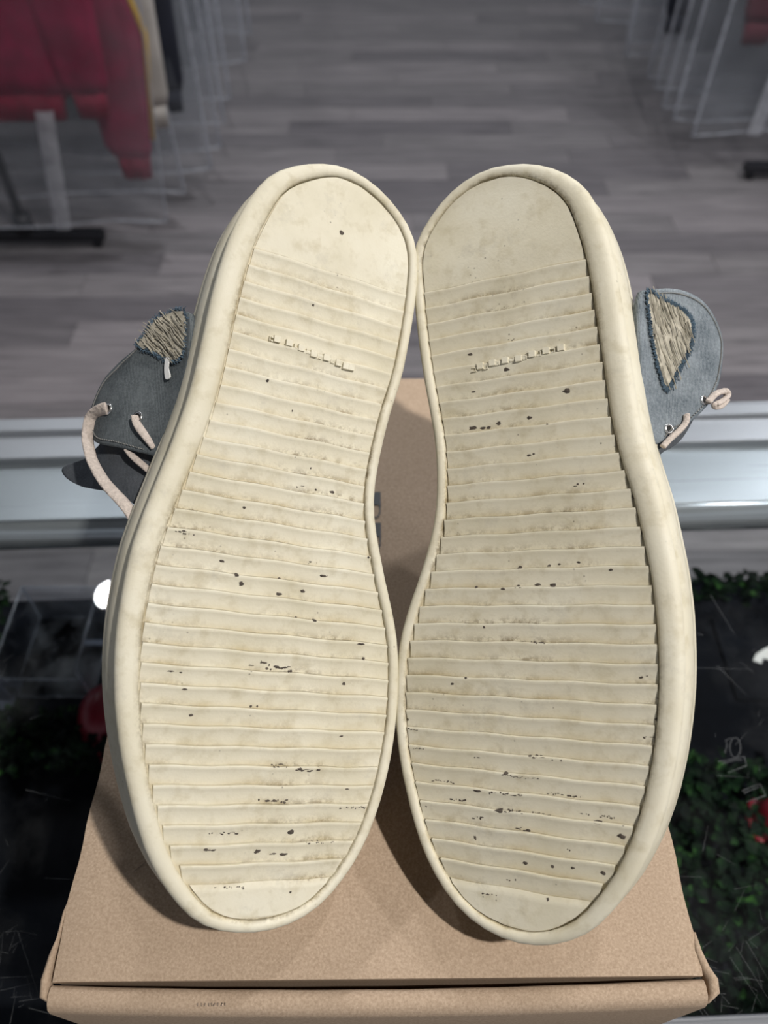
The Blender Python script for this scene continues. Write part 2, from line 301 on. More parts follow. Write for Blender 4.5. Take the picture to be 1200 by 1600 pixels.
R_SPECK=[(18.4,190.0,2.90,1.12),(14.0,190.1,1.45,0.84),(11.1,190.6,1.45,0.84),(6.5,191.2,1.45,0.84),(-6.7,192.4,1.45,0.84),(-14.7,189.0,0.58,0.56),(1.9,214.5,2.32,1.12),(-21.8,201.8,2.32,1.12),(19.4,224.1,1.45,0.56),(-0.5,130.3,2.03,1.12),(-5.9,176.5,1.16,0.56),(-8.1,176.8,0.58,0.56),(-26.6,162.5,2.03,0.56),(-12.8,130.2,1.45,0.56),(-17.3,130.6,0.87,0.56),(-25.5,131.6,1.45,0.56),(18.7,122.0,0.87,0.56),(6.3,121.5,1.16,0.56),(-0.3,122.2,1.74,0.56),(-8.4,122.8,1.45,0.56),(-14.9,123.2,1.74,0.84),(14.8,106.0,0.58,0.84),(-6.6,99.8,4.64,0.42),(-48.3,155.6,1.45,1.68),(-50.2,152.0,0.87,1.12),(-50.8,142.3,1.16,0.84),(-37.3,128.3,0.87,0.56),(24.0,84.2,0.87,0.56),(29.9,81.9,1.16,0.56),(-56.6,83.9,1.16,1.12),(51.3,66.1,0.58,0.84),(-47.9,87.7,1.74,0.56),(-52.8,80.0,2.32,0.56),(-52.4,72.8,1.74,0.84),(-49.2,65.6,2.61,0.56),(-5.8,54.8,3.48,0.84),(-14.0,55.0,2.03,0.56),(48.3,62.0,2.32,0.42),(45.4,54.2,2.90,0.42),(20.2,52.4,1.74,0.56),(7.1,47.5,1.74,0.84),(2.3,46.7,8.70,0.42),(35.2,41.5,5.22,0.42),(18.2,38.9,2.61,1.12),(7.3,39.5,7.25,0.56),(-16.0,41.5,6.96,0.56),(28.1,34.8,4.06,0.56),(8.8,33.2,2.90,1.12),(1.7,33.0,6.38,0.56),(-6.9,33.3,3.48,0.42),(-28.8,35.1,6.38,0.56),(-28.0,33.2,2.03,0.84),(19.8,28.6,2.32,0.56),(21.4,20.9,0.58,1.12),(0.3,26.6,3.19,0.84),(-36.6,29.6,1.74,1.12),(-16.6,20.9,2.03,0.56),(0.1,13.3,1.45,0.84),(-10.4,14.2,0.87,0.84),(-18.8,14.7,0.87,0.56),(-29.7,15.4,1.16,0.84),(5.5,6.5,2.61,0.56),(17.7,-0.0,1.16,0.56),(13.7,0.2,3.48,0.56),(-9.0,2.7,0.87,1.12),(-29.1,1.6,1.74,0.56),(44.2,30.7,1.74,0.56),(17.4,207.2,1.16,0.56),(0.4,227.2,1.45,0.42),(-7.5,220.3,0.87,0.56),(-1.9,217.6,1.16,0.56)]

# ------------------------------------------------------------------ the shop: floor planks, ceiling, downlights
fl = MB().box(-4.5, 4.5, -3, 8, -.06, -.004).build('floor', M['joint']); tag(fl, kind='structure')
PW, PLN = .125, .92
pm = MB().box(0, PLN - .002, 0, PW - .0015, -.004, 0)
plank_me = mesh('plank', pm.v, pm.f); plank_me.materials.append(M['plank'])
row = 0; y = .45
while y < 5.3:
    x = -2.9 + (row * .37 + random.uniform(-.1, .1)) % PLN - PLN * .2
    lim = 2.6
    while x < lim:
        # leave out what no sight line reaches
        if abs(x + PLN / 2) < 1.15 + y * .42:
            o = bpy.data.objects.new('plank', plank_me); COL.objects.link(o); o.parent = fl; o.location = (x, y, 0)
        x += PLN
    y += PW; row += 1
cl = MB().box(-4.5, 4.5, -3, 8, CEIL, CEIL + .05).build('ceiling', M['ceiling']); tag(cl, kind='structure')
for (x, y, lr, st, wh) in LAMPS:
    e = empty('ceiling_downlight', (x, y, CEIL)); tag(e, 'round recessed white ceiling downlight ' + wh, 'lamp', 'ceiling downlights')
    n = 32; ring = []
    for r, z in ((lr + .002, -.002), (lr + .002, -.010), (lr + .018, -.006), (lr + .02, 0)):
        ring += [(r * math.cos(2 * math.pi * i / n), r * math.sin(2 * math.pi * i / n), z) for i in range(n)]
    link('trim_ring', mesh('trim_ring', ring, [(k * n + i, k * n + (i + 1) % n, (k + 1) * n + (i + 1) % n, (k + 1) * n + i) for k in range(3) for i in range(n)]), M['trim'], e, True)
    link('lens', mesh('lens', [(lr * math.cos(2 * math.pi * i / n), lr * math.sin(2 * math.pi * i / n), -.004) for i in range(n)], [tuple(range(n))[::-1]], False), lampmat(st), e)

# ------------------------------------------------------------------ glass display counter
HB = .130                                    # height of the shoe box
ZT = CZ - H - HB                             # top of the counter glass
ZD = ZT - .262                               # deck inside the case
ctr = empty('glass_display_counter', (0, .30, 0)); ctr.rotation_euler = (0, 0, math.radians(2.0))
tag(ctr, 'glass-topped display counter with aluminium edge rails and black deck', 'counter')
def cpart(mb, name, mat, **k):
    return mb.build(name, mat, ctr, off=(0, .30, 0), **k)
cpart(MB().box(-1.3, 1.3, .0487, .505, ZT - .006, ZT), 'glass_top', M['glass'])
cpart(MB().box(-1.3, 1.3, .498, .504, ZD, ZT - .03), 'glass_front', M['glass'])
cpart(MB().box(-1.3, 1.3, .02, .505, ZD - .02, ZD), 'deck', M['black_board'])
cpart(MB().box(-1.3, 1.3, .02, .495, .0, ZD - .02), 'cabinet', M['black'])
# far rail: lip, flat channel, flat web, rounded bead under the glass
prof = [(.527, ZT + .006), (.527, ZT - .05), (.500, ZT - .05), (.500, ZT - .012), (.416, ZT - .012), (.416, ZT - .0075), (.480, ZT - .0075), (.4805, ZT + .001), (.508, ZT + .001), (.510, ZT + .006)]
cpart(MB().prism(prof, -1.3, 1.3, 'x'), 'far_rail', M['alu'], bevel=.0012)
bead = [(.424 + .019 * math.cos(a) , ZT - .0266 + .019 * math.sin(a)) for a in np.linspace(0, 2 * math.pi, 28, endpoint=False)]
cpart(MB().prism(bead, -1.3, 1.3, 'x'), 'rail_bead', M['alu_bright'], smooth=True)
prof = [(.0485, ZT - .0002), (.034, ZT - .0002), (.029, ZT - .004), (.029, ZT - .05), (.0485, ZT - .05)]
cpart(MB().prism(prof, -1.3, 1.3, 'x'), 'near_rail', M['alu_dark'], bevel=.001)
def on_glass(px, py, z=None):
    """shop position below a sight line, used to spread the wear marks over the counter top"""
    vt = (py - 800) / 1200; c, s = math.cos(PITCH), math.sin(PITCH)
    d = (CZ - (ZT if z is None else z)) / (s + vt * c)
    return ((px - 600) / 1200 * d, (c - vt * s) * d)
def stroke(mb, a, b, w, z):
    a = np.array(a[:2], float); b = np.array(b[:2], float); d = b - a; L = np.linalg.norm(d)
    if L < 1e-5: return
    nrm = np.array([-d[1], d[0]]) / L * w / 2
    mb.add([(*(a + nrm), z), (*(a - nrm), z), (*(b - nrm * .4), z), (*(b + nrm * .4), z)], [(0, 1, 2, 3)])
mb = MB()
marks = [((1110, 930), (1148, 992)), ((1120, 1040), (1165, 1085)), ((1000, 1042), (1175, 1046)), ((1120, 1212), (1172, 1215)), ((0, 1528), (68, 1524)), ((0, 1548), (80, 1530)),
         ((40, 1234), (112, 1252)), ((28, 1455), (62, 1560)), ((70, 1372), (110, 1374)), ((30, 1565), (90, 1555)), ((1150, 1480), (1200, 1560)), ((1140, 1495), (1190, 1570)), ((1165, 1470), (1200, 1530)),
         ((1120, 1335), (1150, 1352)), ((1098, 1330), (1106, 1290)), ((16, 1600), (26, 1550)), ((85, 1582), (125, 1598)), ((45, 1575), (100, 1590)), ((0, 1365), (14, 1345))]
for a, b in marks: stroke(mb, on_glass(*a), on_glass(*b), .00035, ZT + .0003)
for _ in range(70):
    left = random.random() < .5
    px = random.uniform(0, 85) if left else random.uniform(1090, 1200); py = random.uniform(1450, 1600) if random.random() < .6 else random.uniform(950, 1600)
    p = on_glass(px, py); a = random.uniform(0, 3.14); L = random.uniform(.003, .016)
    stroke(mb, p, (p[0] + L * math.cos(a), p[1] + L * math.sin(a)), .00028, ZT + .0003)
th = math.radians(-2); rot = lambda p: (p[0] * math.cos(th) - (p[1] - .30) * math.sin(th), p[0] * math.sin(th) + (p[1] - .30) * math.cos(th) + .30, p[2])
mb.v = [rot(p) for p in mb.v]
tag(cpart(mb, 'scratches', M['scratch']), 'fine pale scratches on the glass top', kind='stuff')
# the characters scribbled on the glass to the right
def gpx(x, y): return on_glass(1050 + x / 6.4, 1080 + y / 6.4)
for strokes in ([[(560 + 60 * math.cos(a) * .9 + 70, 565 + 100 * math.sin(a)) for a in np.linspace(0, 6.28, 15)], [(530, 500), (560, 480), (600, 470)], [(525, 620), (545, 560), (545, 500)]],
                [[(460, 705), (560, 690), (720, 655), (745, 745), (560, 815)], [(500, 725), (640, 690), (700, 690)]],
                [[(700, 1000), (790, 960), (880, 930), (935, 1045), (740, 1110)], [(720, 1020), (800, 985), (880, 955)]]):
    mb = MB()
    for st in strokes:
        for a, b in zip(st, st[1:]): stroke(mb, gpx(*a), gpx(*b), .0009, ZT + .0004)
    mb.v = [rot(p) for p in mb.v]
    cpart(mb, 'scribbled_character', M['scratch'])

# things inside the case
def dk(px, py): return on_glass(px, py, ZD)
def leaves(name, label, rects, count, hmin, hmax):
    vs, fs = [], []
    for (x0, x1, y0, y1) in rects:
        for _ in range(count):
            x, y, z = random.uniform(x0, x1), random.uniform(y0, y1), ZD + random.uniform(hmin, hmax)
            a, t = random.uniform(0, 6.28), random.uniform(-.7, .7); L, w = random.uniform(.009, .017), random.uniform(.004, .007)
            dx, dy, dz = math.cos(a) * math.cos(t), math.sin(a) * math.cos(t), math.sin(t)
            nx, ny = -math.sin(a), math.cos(a); n = len(vs); c = .0025
            vs += [(x, y, z), (x + dx * L * .5 + nx * w, y + dy * L * .5 + ny * w, z + dz * L * .5 + c), (x + dx * L, y + dy * L, z + dz * L), (x + dx * L * .5 - nx * w, y + dy * L * .5 - ny * w, z + dz * L * .5 + c), (x + dx * L * .5, y + dy * L * .5, z + dz * L * .5)]
            fs += [(n, n + 4, n + 1), (n + 4, n + 2, n + 1), (n, n + 3, n + 4), (n + 4, n + 3, n + 2)]
    o = link(name, mesh(name, vs, fs, False), M['leaf']); return tag(o, label, 'plant', kind='stuff')
leaves('artificial_foliage', 'small dark green artificial leaves in the case right of the box', [(.20, .46, .065, .29)], 1500, .004, .035)
leaves('artificial_foliage', 'dark green artificial leaf strip along the far edge of the case', [(.17, .62, .485, .496)], 420, .004, .05)
leaves('artificial_foliage', 'green artificial leaf clump in the case in front of the acrylic box', [(-.46, -.235, .285, .345)], 750, .004, .035)
leaves('artificial_foliage', 'dark green artificial leaves at the far left of the case', [(-.60, -.428, .41, .49)], 420, .004, .045)
# clear acrylic box
e = empty('acrylic_tray', (-.352, .418, ZD)); tag(e, 'empty clear acrylic tray standing inside the counter case', 'tray')
ab = lambda x0, x1, y0, y1, z0, z1, nm: MB().box(x0, x1, y0, y1, z0, z1).build(nm, M['acrylic'], e, bevel=.0006)
ab(-.042, .042, -.05, .05, .0, .003, 'base'); ab(-.042, -.039, -.05, .05, .003, .062, 'side_panel'); ab(.039, .042, -.05, .05, .003, .062, 'side_panel')
ab(-.039, .039, .047, .05, .003, .062, 'back_panel'); ab(-.039, .039, -.05, -.047, .003, .040, 'front_panel')
for a, b in (((-.042, -.05, .062), (-.042, .05, .062)), ((.042, -.05, .062), (.042, .05, .062)), ((-.042, .05, .062), (.042, .05, .062)), ((-.042, -.05, .002), (.042, -.05, .002)), ((-.042, -.05, .002), (-.042, .05, .002)),
             ((.042, -.05, .002), (.042, .05, .002)), ((-.042, -.05, .002), (-.042, -.05, .062)), ((.042, -.05, .002), (.042, -.05, .062)), ((-.042, .05, .002), (-.042, .05, .062)), ((.042, .05, .002), (.042, .05, .062)), ((-.042, -.049, .04), (.042, -.049, .04))):
    MB().tube([a, b], .0013, 6).build('polished_edge', M['edge'], e, True)
# red cap-like domes
def dome(name, label, cat, loc, rx, ry, rz, mat):
    e = empty(name, loc); tag(e, label, cat); n, k = 24, 8; v = []
    for j in range(k):
        a = j / (k - 1) * math.pi / 2
        v += [(rx * math.cos(a) * math.cos(2 * math.pi * i / n) + .0001, ry * math.cos(a) * math.sin(2 * math.pi * i / n), rz * math.sin(a)) for i in range(n)]
    f = [(j * n + i, j * n + (i + 1) % n, (j + 1) * n + (i + 1) % n, (j + 1) * n + i) for j in range(k - 1) for i in range(n)] + [tuple(range(n))[::-1]]
    link('crown', mesh('crown', v, f), mat, e, True)
    ring = [(rx * 1.06 * math.cos(a), ry * 1.06 * math.sin(a), .004) for a in np.linspace(0, 2 * math.pi, 25)]
    MB().tube(ring, .004, 6, cap=False).build('hem', mat, e, True)
x, y = dk(172, 1130); dome('red_cap', 'dark red cap in the case beside the acrylic tray', 'cap', (x, y, ZD), .030, .038, .05, M['red_plastic'])
x, y = dk(1208, 1290); dome('red_cap', 'dark red cap in the case among the right-hand leaves', 'cap', (x, y, ZD), .022, .024, .045, M['red_plastic'])
x, y = dk(-2, 1100); e = empty('card_holder', (x, y, ZD)); tag(e, 'blue grey plastic card holder at the left edge of the case', 'holder')
MB().prism([(-.03, 0), (.03, 0), (.026, .004), (.006, .05), (.0, .05), (.014, .006), (-.03, .004)], -.018, .018, 'x').build('stand', M['blue_grey'], e)
MB().box(-.017, .017, .000, .003, .012, .07).build('card', M['blue_grey'], e)
x, y = dk(162, 1008); MB_ = MB().box(-.02, .02, -.0035, .0035, 0, .006).build('metal_strip', M['blue_grey']); MB_.location = (x, y, ZD); tag(MB_, 'short metal strip on the black deck beside the acrylic tray', 'strip')
# white curved mark on a black card in the case
x, y = dk(1215, 1030); e = empty('black_display_card', (x, y, ZD)); tag(e, 'black display card with a white curved mark inside the case', 'card')
MB().box(-.06, .10, -.05, .05, .0, .004).build('card', M['black_board'], e)
arc = [(-.030, -.004), (-.024, .004), (-.012, .011), (.006, .017), (.03, .021), (.03, .013), (.012, .009), (.000, .003), (-.006, -.004), (-.012, -.003), (-.018, -.001), (-.022, -.008)]
MB().prism(arc, .004, .0048, 'z').build('white_mark', M['white'], e)

# ------------------------------------------------------------------ kraft shoe box
BX = empty('shoe_box', (-.004, .238, ZT)); BX.rotation_euler = (0, 0, math.radians(.5)); tag(BX, 'brown kraft cardboard shoe box under the two sneakers', 'box')
bw, y0, y1 = .736 * H / 2, .142 * H + .001 - .238, 1.163 * H - .238
def grid_slab(nx, ny, x0, x1, y0, y1, z, th, wob):
    v = []
    for k in (0, 1):
        for j in range(ny + 1):
            for i in range(nx + 1):
                x = x0 + (x1 - x0) * i / nx; yy = y0 + (y1 - y0) * j / ny
                e_ = .0004 * math.sin(yy * 61 + 1) + .0004 * math.sin(yy * 173) + .0002 * math.sin(yy * 900)
                if i == 0: x += e_
                if i == nx: x += e_ * .8
                ed = min(i, nx - i) / 2.0
                zz = z - (0 if k == 0 else th) + wob * math.sin(x * 17 + 1) * math.sin(yy * 13) - (.0012 if min(i, nx - i) == 0 else 0) - (.0012 if j == 0 else 0)
                v.append((x, yy, zz))
    N = (nx + 1) * (ny + 1); f = []
    for j in range(ny):
        for i in range(nx):
            a = j * (nx + 1) + i; f += [(a, a + 1, a + nx + 2, a + nx + 1), (N + a, N + a + nx + 1, N + a + nx + 2, N + a + 1)]
    for i in range(nx): f += [(i, N + i, N + i + 1, i + 1)]; a = ny * (nx + 1) + i; f += [(a, a + 1, N + a + 1, N + a)]
    for j in range(ny): a = j * (nx + 1); f += [(a, a + nx + 1, N + a + nx + 1, N + a)]; a += nx; f += [(a, N + a, N + a + nx + 1, a + nx + 1)]
    return v, f
v, f = grid_slab(40, 48, -bw, bw, y0, y1, HB, .0030, .0004)
link('lid', mesh('lid', v, f), M['card'], BX, True).modifiers.new('e', 'EDGE_SPLIT').split_angle = 1.0
MB().box(-bw + .0005, -bw + .0035, y0 + .0028, y1 - .002, 0, HB - .0035).build('side_wall', M['card'], BX, bevel=.0006)
MB().box(bw - .0035, bw - .0005, y0 + .0028, y1 - .002, 0, HB - .0035).build('side_wall', M['card'], BX, bevel=.0006)
MB().box(-bw + .0036, bw - .0036, y1 - .005, y1 - .001, 0, HB - .0035).build('back_wall', M['card'], BX, bevel=.0006)
MB().box(-bw + .0036, bw - .0036, y0 + .0028, y1 - .005, 0, .003).build('base', M['card'], BX)
MB().box(-bw + .0006, bw - .0006, y0 + .0006, y0 + .0026, .003, HB - .0045).build('tuck_flap', M['card'], BX)
# double front wall with its rolled upper fold; the lid tucks in behind it and leaves a slit
fy = y0 - .0022
fw = [(fy, HB - .0065), (fy - .0008, HB - .0046), (fy - .0030, HB - .0037), (fy - .0065, HB - .0042), (fy - .0088, HB - .0066), (fy - .0096, HB - .0105), (fy - .0082, .004), (fy - .0080, 0), (fy - .003, 0), (fy - .0035, HB - .012)]
nx = 48; v, f = [], []; m = len(fw)
for i in range(nx + 1):
    x = -bw - .0005 + (2 * bw + .001) * i / nx; t_ = 2 * i / nx - 1
    dy = .0024 * (t_ * t_) - .0008; dz = .0012 * t_ * t_ + .0003 * math.sin(i * .9)
    v += [(x, p[0] + dy, p[1] + (dz if p[1] > .02 else 0)) for p in fw]
f = [(i * m + j, i * m + (j + 1) % m, (i + 1) * m + (j + 1) % m, (i + 1) * m + j) for i in range(nx) for j in range(m)] + [tuple(range(m)), tuple(range(nx * m, nx * m + m))]
link('front_wall', mesh('front_wall', v, f), M['card'], BX, True).modifiers.new('e', 'EDGE_SPLIT').split_angle = .9
# crumpled side tabs at the two front corners
def tab(pts, ths, nm='corner_tab'):
    mb = MB(); vs, fs = [], []
    for k, ((x, y, z), (w, hgt)) in enumerate(zip(pts, ths)):
        for a in range(8):
            an = a / 8 * 2 * math.pi; j = .8 + .35 * random.random()
            vs.append((x + w * j * math.cos(an), y, z + hgt * j * math.sin(an)))
    n = len(pts); fs = [(i * 8 + a, i * 8 + (a + 1) % 8, (i + 1) * 8 + (a + 1) % 8, (i + 1) * 8 + a) for i in range(n - 1) for a in range(8)] + [tuple(range(8)), tuple(range((n - 1) * 8, n * 8))]
    o = link(nm, mesh(nm, vs, fs), M['card'], BX, True); return o
tab([(-bw - .0005, y0 + .034, HB - .004), (-bw - .0014, y0 + .026, HB - .004), (-bw - .0017, y0 + .016, HB - .005), (-bw - .0030, y0 + .010, HB - .006), (-bw - .0036, y0 + .001, HB - .006), (-bw - .0030, y0 - .005, HB - .007), (-bw - .0005, y0 - .0065, HB - .008)],
    [(.0005, .002), (.0010, .003), (.0012, .004), (.0016, .004), (.0022, .005), (.0022, .005), (.0014, .004)])
tab([(bw + .0004, y0 + .016, HB - .003), (bw + .0004, y0 + .009, HB - .0026), (bw + .0015, y0 + .003, HB - .004), (bw + .0042, y0 - .001, HB - .006), (bw + .0040, y0 - .006, HB - .007), (bw + .0010, y0 - .009, HB - .008)],
    [(.0008, .002), (.0020, .0026), (.0024, .004), (.0028, .005), (.0024, .004), (.0010, .003)])
# black lettering printed on the lid, mostly under the left sneaker
for k in range(2):
    oy = .3174 - .238 - k * .0248; xr = -.0024 + .005
    mb = MB().box(xr - .026, xr, oy - .0105, oy, HB, HB + .0008)
    path = [(xr - .0006, oy - .0105), (xr - .0006, oy - .0165), (xr - .0012, oy - .0192), (xr - .003, oy - .0206), (xr - .024, oy - .0206), (xr - .0254, oy - .019), (xr - .0254, oy - .0105)]
    for a, b in zip(path, path[1:]): stroke(mb, a, b, .0012, HB + .0009)
    mb.build('printed_letter', M['print'], BX)
mb = MB()
for i in range(9):
    x = -.0735 + i * .0014 + random.uniform(-.0003, .0003)
    stroke(mb, (x, fy - .0055), (x + random.uniform(-.0006, .0006), fy - .0066), .0006, HB - .0032)
tag(mb.build('faded_print', M['faint_ink'], BX), 'faint smudged printing on the front fold')
mb = MB(); stroke(mb, (-.1085, .095 - .238), (-.1015, .101 - .238), .0004, HB + .0005); mb.build('crease_line', M['faint_ink'], BX)

# ------------------------------------------------------------------ the two sneakers
PITCH_R, V_TOP, N_RIB = .00743, .2560, 35
def rib_h(t):                                # depth below the crest for 0..1 from heel side to toe side
    return float(np.interp(t, [0, .03, .10, .22, .42, .7, 1.0], [1.5, .15, .0, .42, .95, 1.25, 1.38])) * .001
def sneaker(side, frame, OUT, PANEL, PATCH, LET, SPECK, denim_mat, label):
    P, l, w, n = [np.array(a) for a in frame]; P = P + np.array([0, 0, CZ])
    base = P + .02 * l - .04 * n; base[2] = ZT + HB
    root = empty('sneaker', base); tag(root, label, 'sneaker', 'pair of sneakers')
    def L(u, v, h): return P + u * w + v * l - h * n - base
    out = np.array(OUT) * .001; N = len(out)
    tg = np.roll(out, -1, 0) - np.roll(out, 1, 0); tg /= np.linalg.norm(tg, axis=1)[:, None]
    inn = np.stack([-tg[:, 1], tg[:, 0]], 1)                    # inward normals of a ccw loop
    latness = np.clip(inn[:, 0], -1, 1); out = out - inn * (np.where(latness > 0, 1.5 - 2.6 * latness, 1.5 - .4 * latness * (1 - 1.0 * np.exp(-((out[:, 1] - .15) / .04) ** 2)) - 1.35 * np.maximum(-latness, 0) * np.exp(-((out[:, 1] - .15) / .045) ** 2) - .35 * np.maximum(-latness, 0) * np.exp(-((out[:, 1] - .07) / .03) ** 2)) * .001)[:, None]
    #                         # +1 on the lateral side (normal points to the medial side)
    vv = np.clip(out[:, 1] / .28, 0, 1)
    D = np.where(latness > 0, 4.6 + latness * (2.6 + 3.2 * np.minimum(vv * 1.6, 1)), 4.6 - latness * .2) * .001
    for _ in range(4): D = .5 * D + .25 * (np.roll(D, 1) + np.roll(D, -1))
    # rim bead, crease and sidewall: one cup of rubber
    prof = [(1.0, 0, 1.9), (1.0, 0, .1), (.90, 0, -.55), (.70, 0, -1.0), (.45, 0, -1.05), (.22, 0, -.6), (.07, 0, .5), (0, 0, 2.0), (0, .3, 4.0), (0, 1.2, 5.8), (0, 2.0, 7.2), (0, 2.2, 8.4), (0, 1.6, 9.8), (0, .2, 12), (0, -.7, 15), (0, -1.1, 18.5),
            (0, -1.2, 22.2), (0, -.5, 23.0), (0, -.4, 23.6), (0, -1.1, 24.6), (0, -1.2, 28.5), (0, -.7, 31), (0, 0, 32.5), (0, 2.0, 33.2), (0, 8, 33.2)]
    vs, fs, dirt = [], [], []
    for (fr_, ab_, h) in prof:
        for i in range(N):
            d = D[i] * fr_ + ab_ * .001; q = out[i] + inn[i] * d
            hh = h * .001
            if h > 31: hh += .0004 * math.sin(i * 1.9)           # stitched, slightly scalloped upper edge
            vs.append(L(q[0], q[1], hh)); dirt.append(1.0 if fr_ > .95 else (.5 if fr_ > .85 else 0))
    K = len(prof)
    fs = [(k * N + i, k * N + (i + 1) % N, (k + 1) * N + (i + 1) % N, (k + 1) * N + i) for k in range(K - 1) for i in range(N)]
    fs.append(tuple(range(N)))                                    # floor of the tread recess
    me = mesh('cupsole', vs, fs); at = me.attributes.new('dirt', 'FLOAT', 'POINT'); at.data.foreach_set('value', dirt)
    cup = link('cupsole', me, M['rim'], root, True); cup.modifiers.new('e', 'EDGE_SPLIT').split_angle = 1.1
    # tread recess outline and its width at any v
    tr = out + inn * (D + .0007)[:, None]
    def span(v):
        xs = []
        for i in range(N):
            p, q = tr[i], tr[(i + 1) % N]
            if (p[1] - v) * (q[1] - v) <= 0 and p[1] != q[1]: xs.append(p[0] + (q[0] - p[0]) * (v - p[1]) / (q[1] - p[1]))
        return (min(xs), max(xs)) if len(xs) > 1 else None
    vmin, vmax = tr[:, 1].min(), tr[:, 1].max()
    def strip(name, rows, ns):
        """rows: (v, depth, u0, u1, dirt) from heel side to toe side; skirts run down to the recess floor"""
        vs, dirt = [], []
        full = [(rows[0][0], .00185, rows[0][2], rows[0][3], 1)] + rows + [(rows[-1][0], .00185, rows[-1][2], rows[-1][3], 1)]
        for (v, h, a, b, dd) in full:
            for i in range(-1, ns + 2):
                s_ = min(max(i, 0), ns) / ns; u = a + (b - a) * s_
                wob = .00006 * math.sin(u * 900 + v * 300)
                vs.append(L(u, v + .00022 * math.sin(u * 210 + v * 70), .00185 if i in (-1, ns + 1) else h + wob)); dirt.append(dd)
        c = ns + 3; R_ = len(full)
        fs = [(r * c + i, r * c + i + 1, (r + 1) * c + i + 1, (r + 1) * c + i) for r in range(R_ - 1) for i in range(c - 1)]
        me = mesh(name, vs, fs); at = me.attributes.new('dirt', 'FLOAT', 'POINT'); at.data.foreach_set('value', dirt)
        o = link(name, me, M['tread'], root, True); o.modifiers.new('e', 'EDGE_SPLIT').split_angle = .75
        return o
    rows = []
    for k in range(26):
        t = .5 - .5 * math.cos(math.pi * (k + .35) / 25.35 ) if k < 25 else 1
        v = vmax - .0004 + (V_TOP + .0006 - vmax) * t; sp = span(v)
        if sp: rows.append((v, .0002 + (.00105 * max(0, (v - V_TOP - .011) / -.011) ** 1.3 if v < V_TOP + .011 else 0), sp[0], sp[1], .9 if k > 23 else .0))
    strip('heel_patch', rows, 22)
    for i in range(N_RIB):
        v0 = V_TOP - i * PITCH_R; rows = []; s0, s1 = span(v0 - PITCH_R * .2), span(v0 - PITCH_R)
        if i == N_RIB - 1: break
        for t, dd in ((0, .9), (.03, .10), (.10, 0), (.22, 0), (.42, 0), (.7, .25), (.99, 1.0)):
            v = v0 - t * PITCH_R; a0, b0 = s0; a1, b1 = s1
            tt = t * .55
            rows.append((v, rib_h(t), a0 + (a1 - a0) * tt, b0 + (b1 - b0) * tt, dd))
        strip('tread_rib', rows, 20)
    vt0 = V_TOP - (N_RIB - 1) * PITCH_R; rows = []
    for k in range(14):
        t = k / 13; v = vt0 + (vmin + .0003 - vt0) * (1 - (1 - t) ** 1.6); sp = span(v)
        if sp: rows.append((v, (.9 if k == 0 else .1 if k == 1 else .15 + .25 * t) * .001, sp[0], sp[1], .6 if k == 0 or k > 11 else 0))
    strip('toe_patch', rows, 20)
    def surf(v):
        if v > V_TOP: return .0002
        t = ((V_TOP - v) / PITCH_R) % 1; return rib_h(t) if (V_TOP - v) / PITCH_R < N_RIB - 1 else .0003
    # raised stylised lettering in the arch groove
    for k, (u, v) in enumerate(LET):
        u *= .001; v *= .001; small = (k % 2 == 0) if side == 'R' else (k in (0, 3, 5, 7, 9))
        a = .0015 if not small else .0010; hs = surf(v); mb = MB()
        def blk(u0, u1, v0, v1, hh):
            c = [(u0, v0), (u1, v0), (u1, v1), (u0, v1)]
            mb.add([L(*p, .002) for p in c] + [L(p[0] + (.00018 if p[0] == u0 else -.00018), p[1] + (.00018 if p[1] == v0 else -.00018), hh) for p in c], [(0, 1, 2, 3), (4, 5, 6, 7)] + [(i, (i + 1) % 4, 4 + (i + 1) % 4, 4 + i) for i in range(4)])
        if not small: blk(u - a, u + a, v - a, v + a, -.0006)
        else:
            blk(u - a, u - a * .3, v - .0012, v + .0012, -.0001); blk(u - a * .3, u + a, v - .0012, v - .0004, -.0001)
            if k % 4 == 0: blk(u - a * .3, u + a, v + .0003, v + .0012, -.0001)
        link('embossed_letter', mesh('embossed_letter', mb.v, mb.f), M['tread'], root)
    # grit pressed into the grooves
    vs, fs = [], []
    for (u, v, rx, ry) in SPECK:
        u, v, rx, ry = u * .001, v * .001, rx * .001 * 1.0, ry * .001 * 1.0
        cnt = 1 if rx < 2.6 * ry else int(rx / ry * 1.4)
        for c_ in range(cnt):
            cu = u + (rx * (2 * (c_ + .5) / cnt - 1) if cnt > 1 else 0); cvv = v + random.uniform(-.9, .9) * ry; b0 = len(vs); r0 = (rx / cnt * random.uniform(.3, 2.2) if cnt > 1 else rx * random.uniform(.7, 1.1)); cu += random.uniform(-.5, .5) * rx / cnt; rya = ry * (random.uniform(.25, .9) if cnt > 1 else 1)
            if cnt > 2 and random.random() < .3: continue
            vs.append(L(cu, cvv, surf(cvv) - .00035))
            for j in range(9):
                an = j / 9 * 6.283; rr = random.uniform(.55, 1.1); q = (cu + r0 * rr * math.cos(an), cvv + rya * rr * math.sin(an)); vs.append(L(*q, surf(q[1]) - .00008))
            fs += [(b0, b0 + 1 + j, b0 + 1 + (j + 1) % 9) for j in range(9)]
    tag(link('grit', mesh('grit', vs, fs), M['dirt'], root), 'dark grit caught in the tread', kind='stuff')
    # upper: rings that shrink from the sole to the ankle collar
    c0 = out.mean(0); rings = []
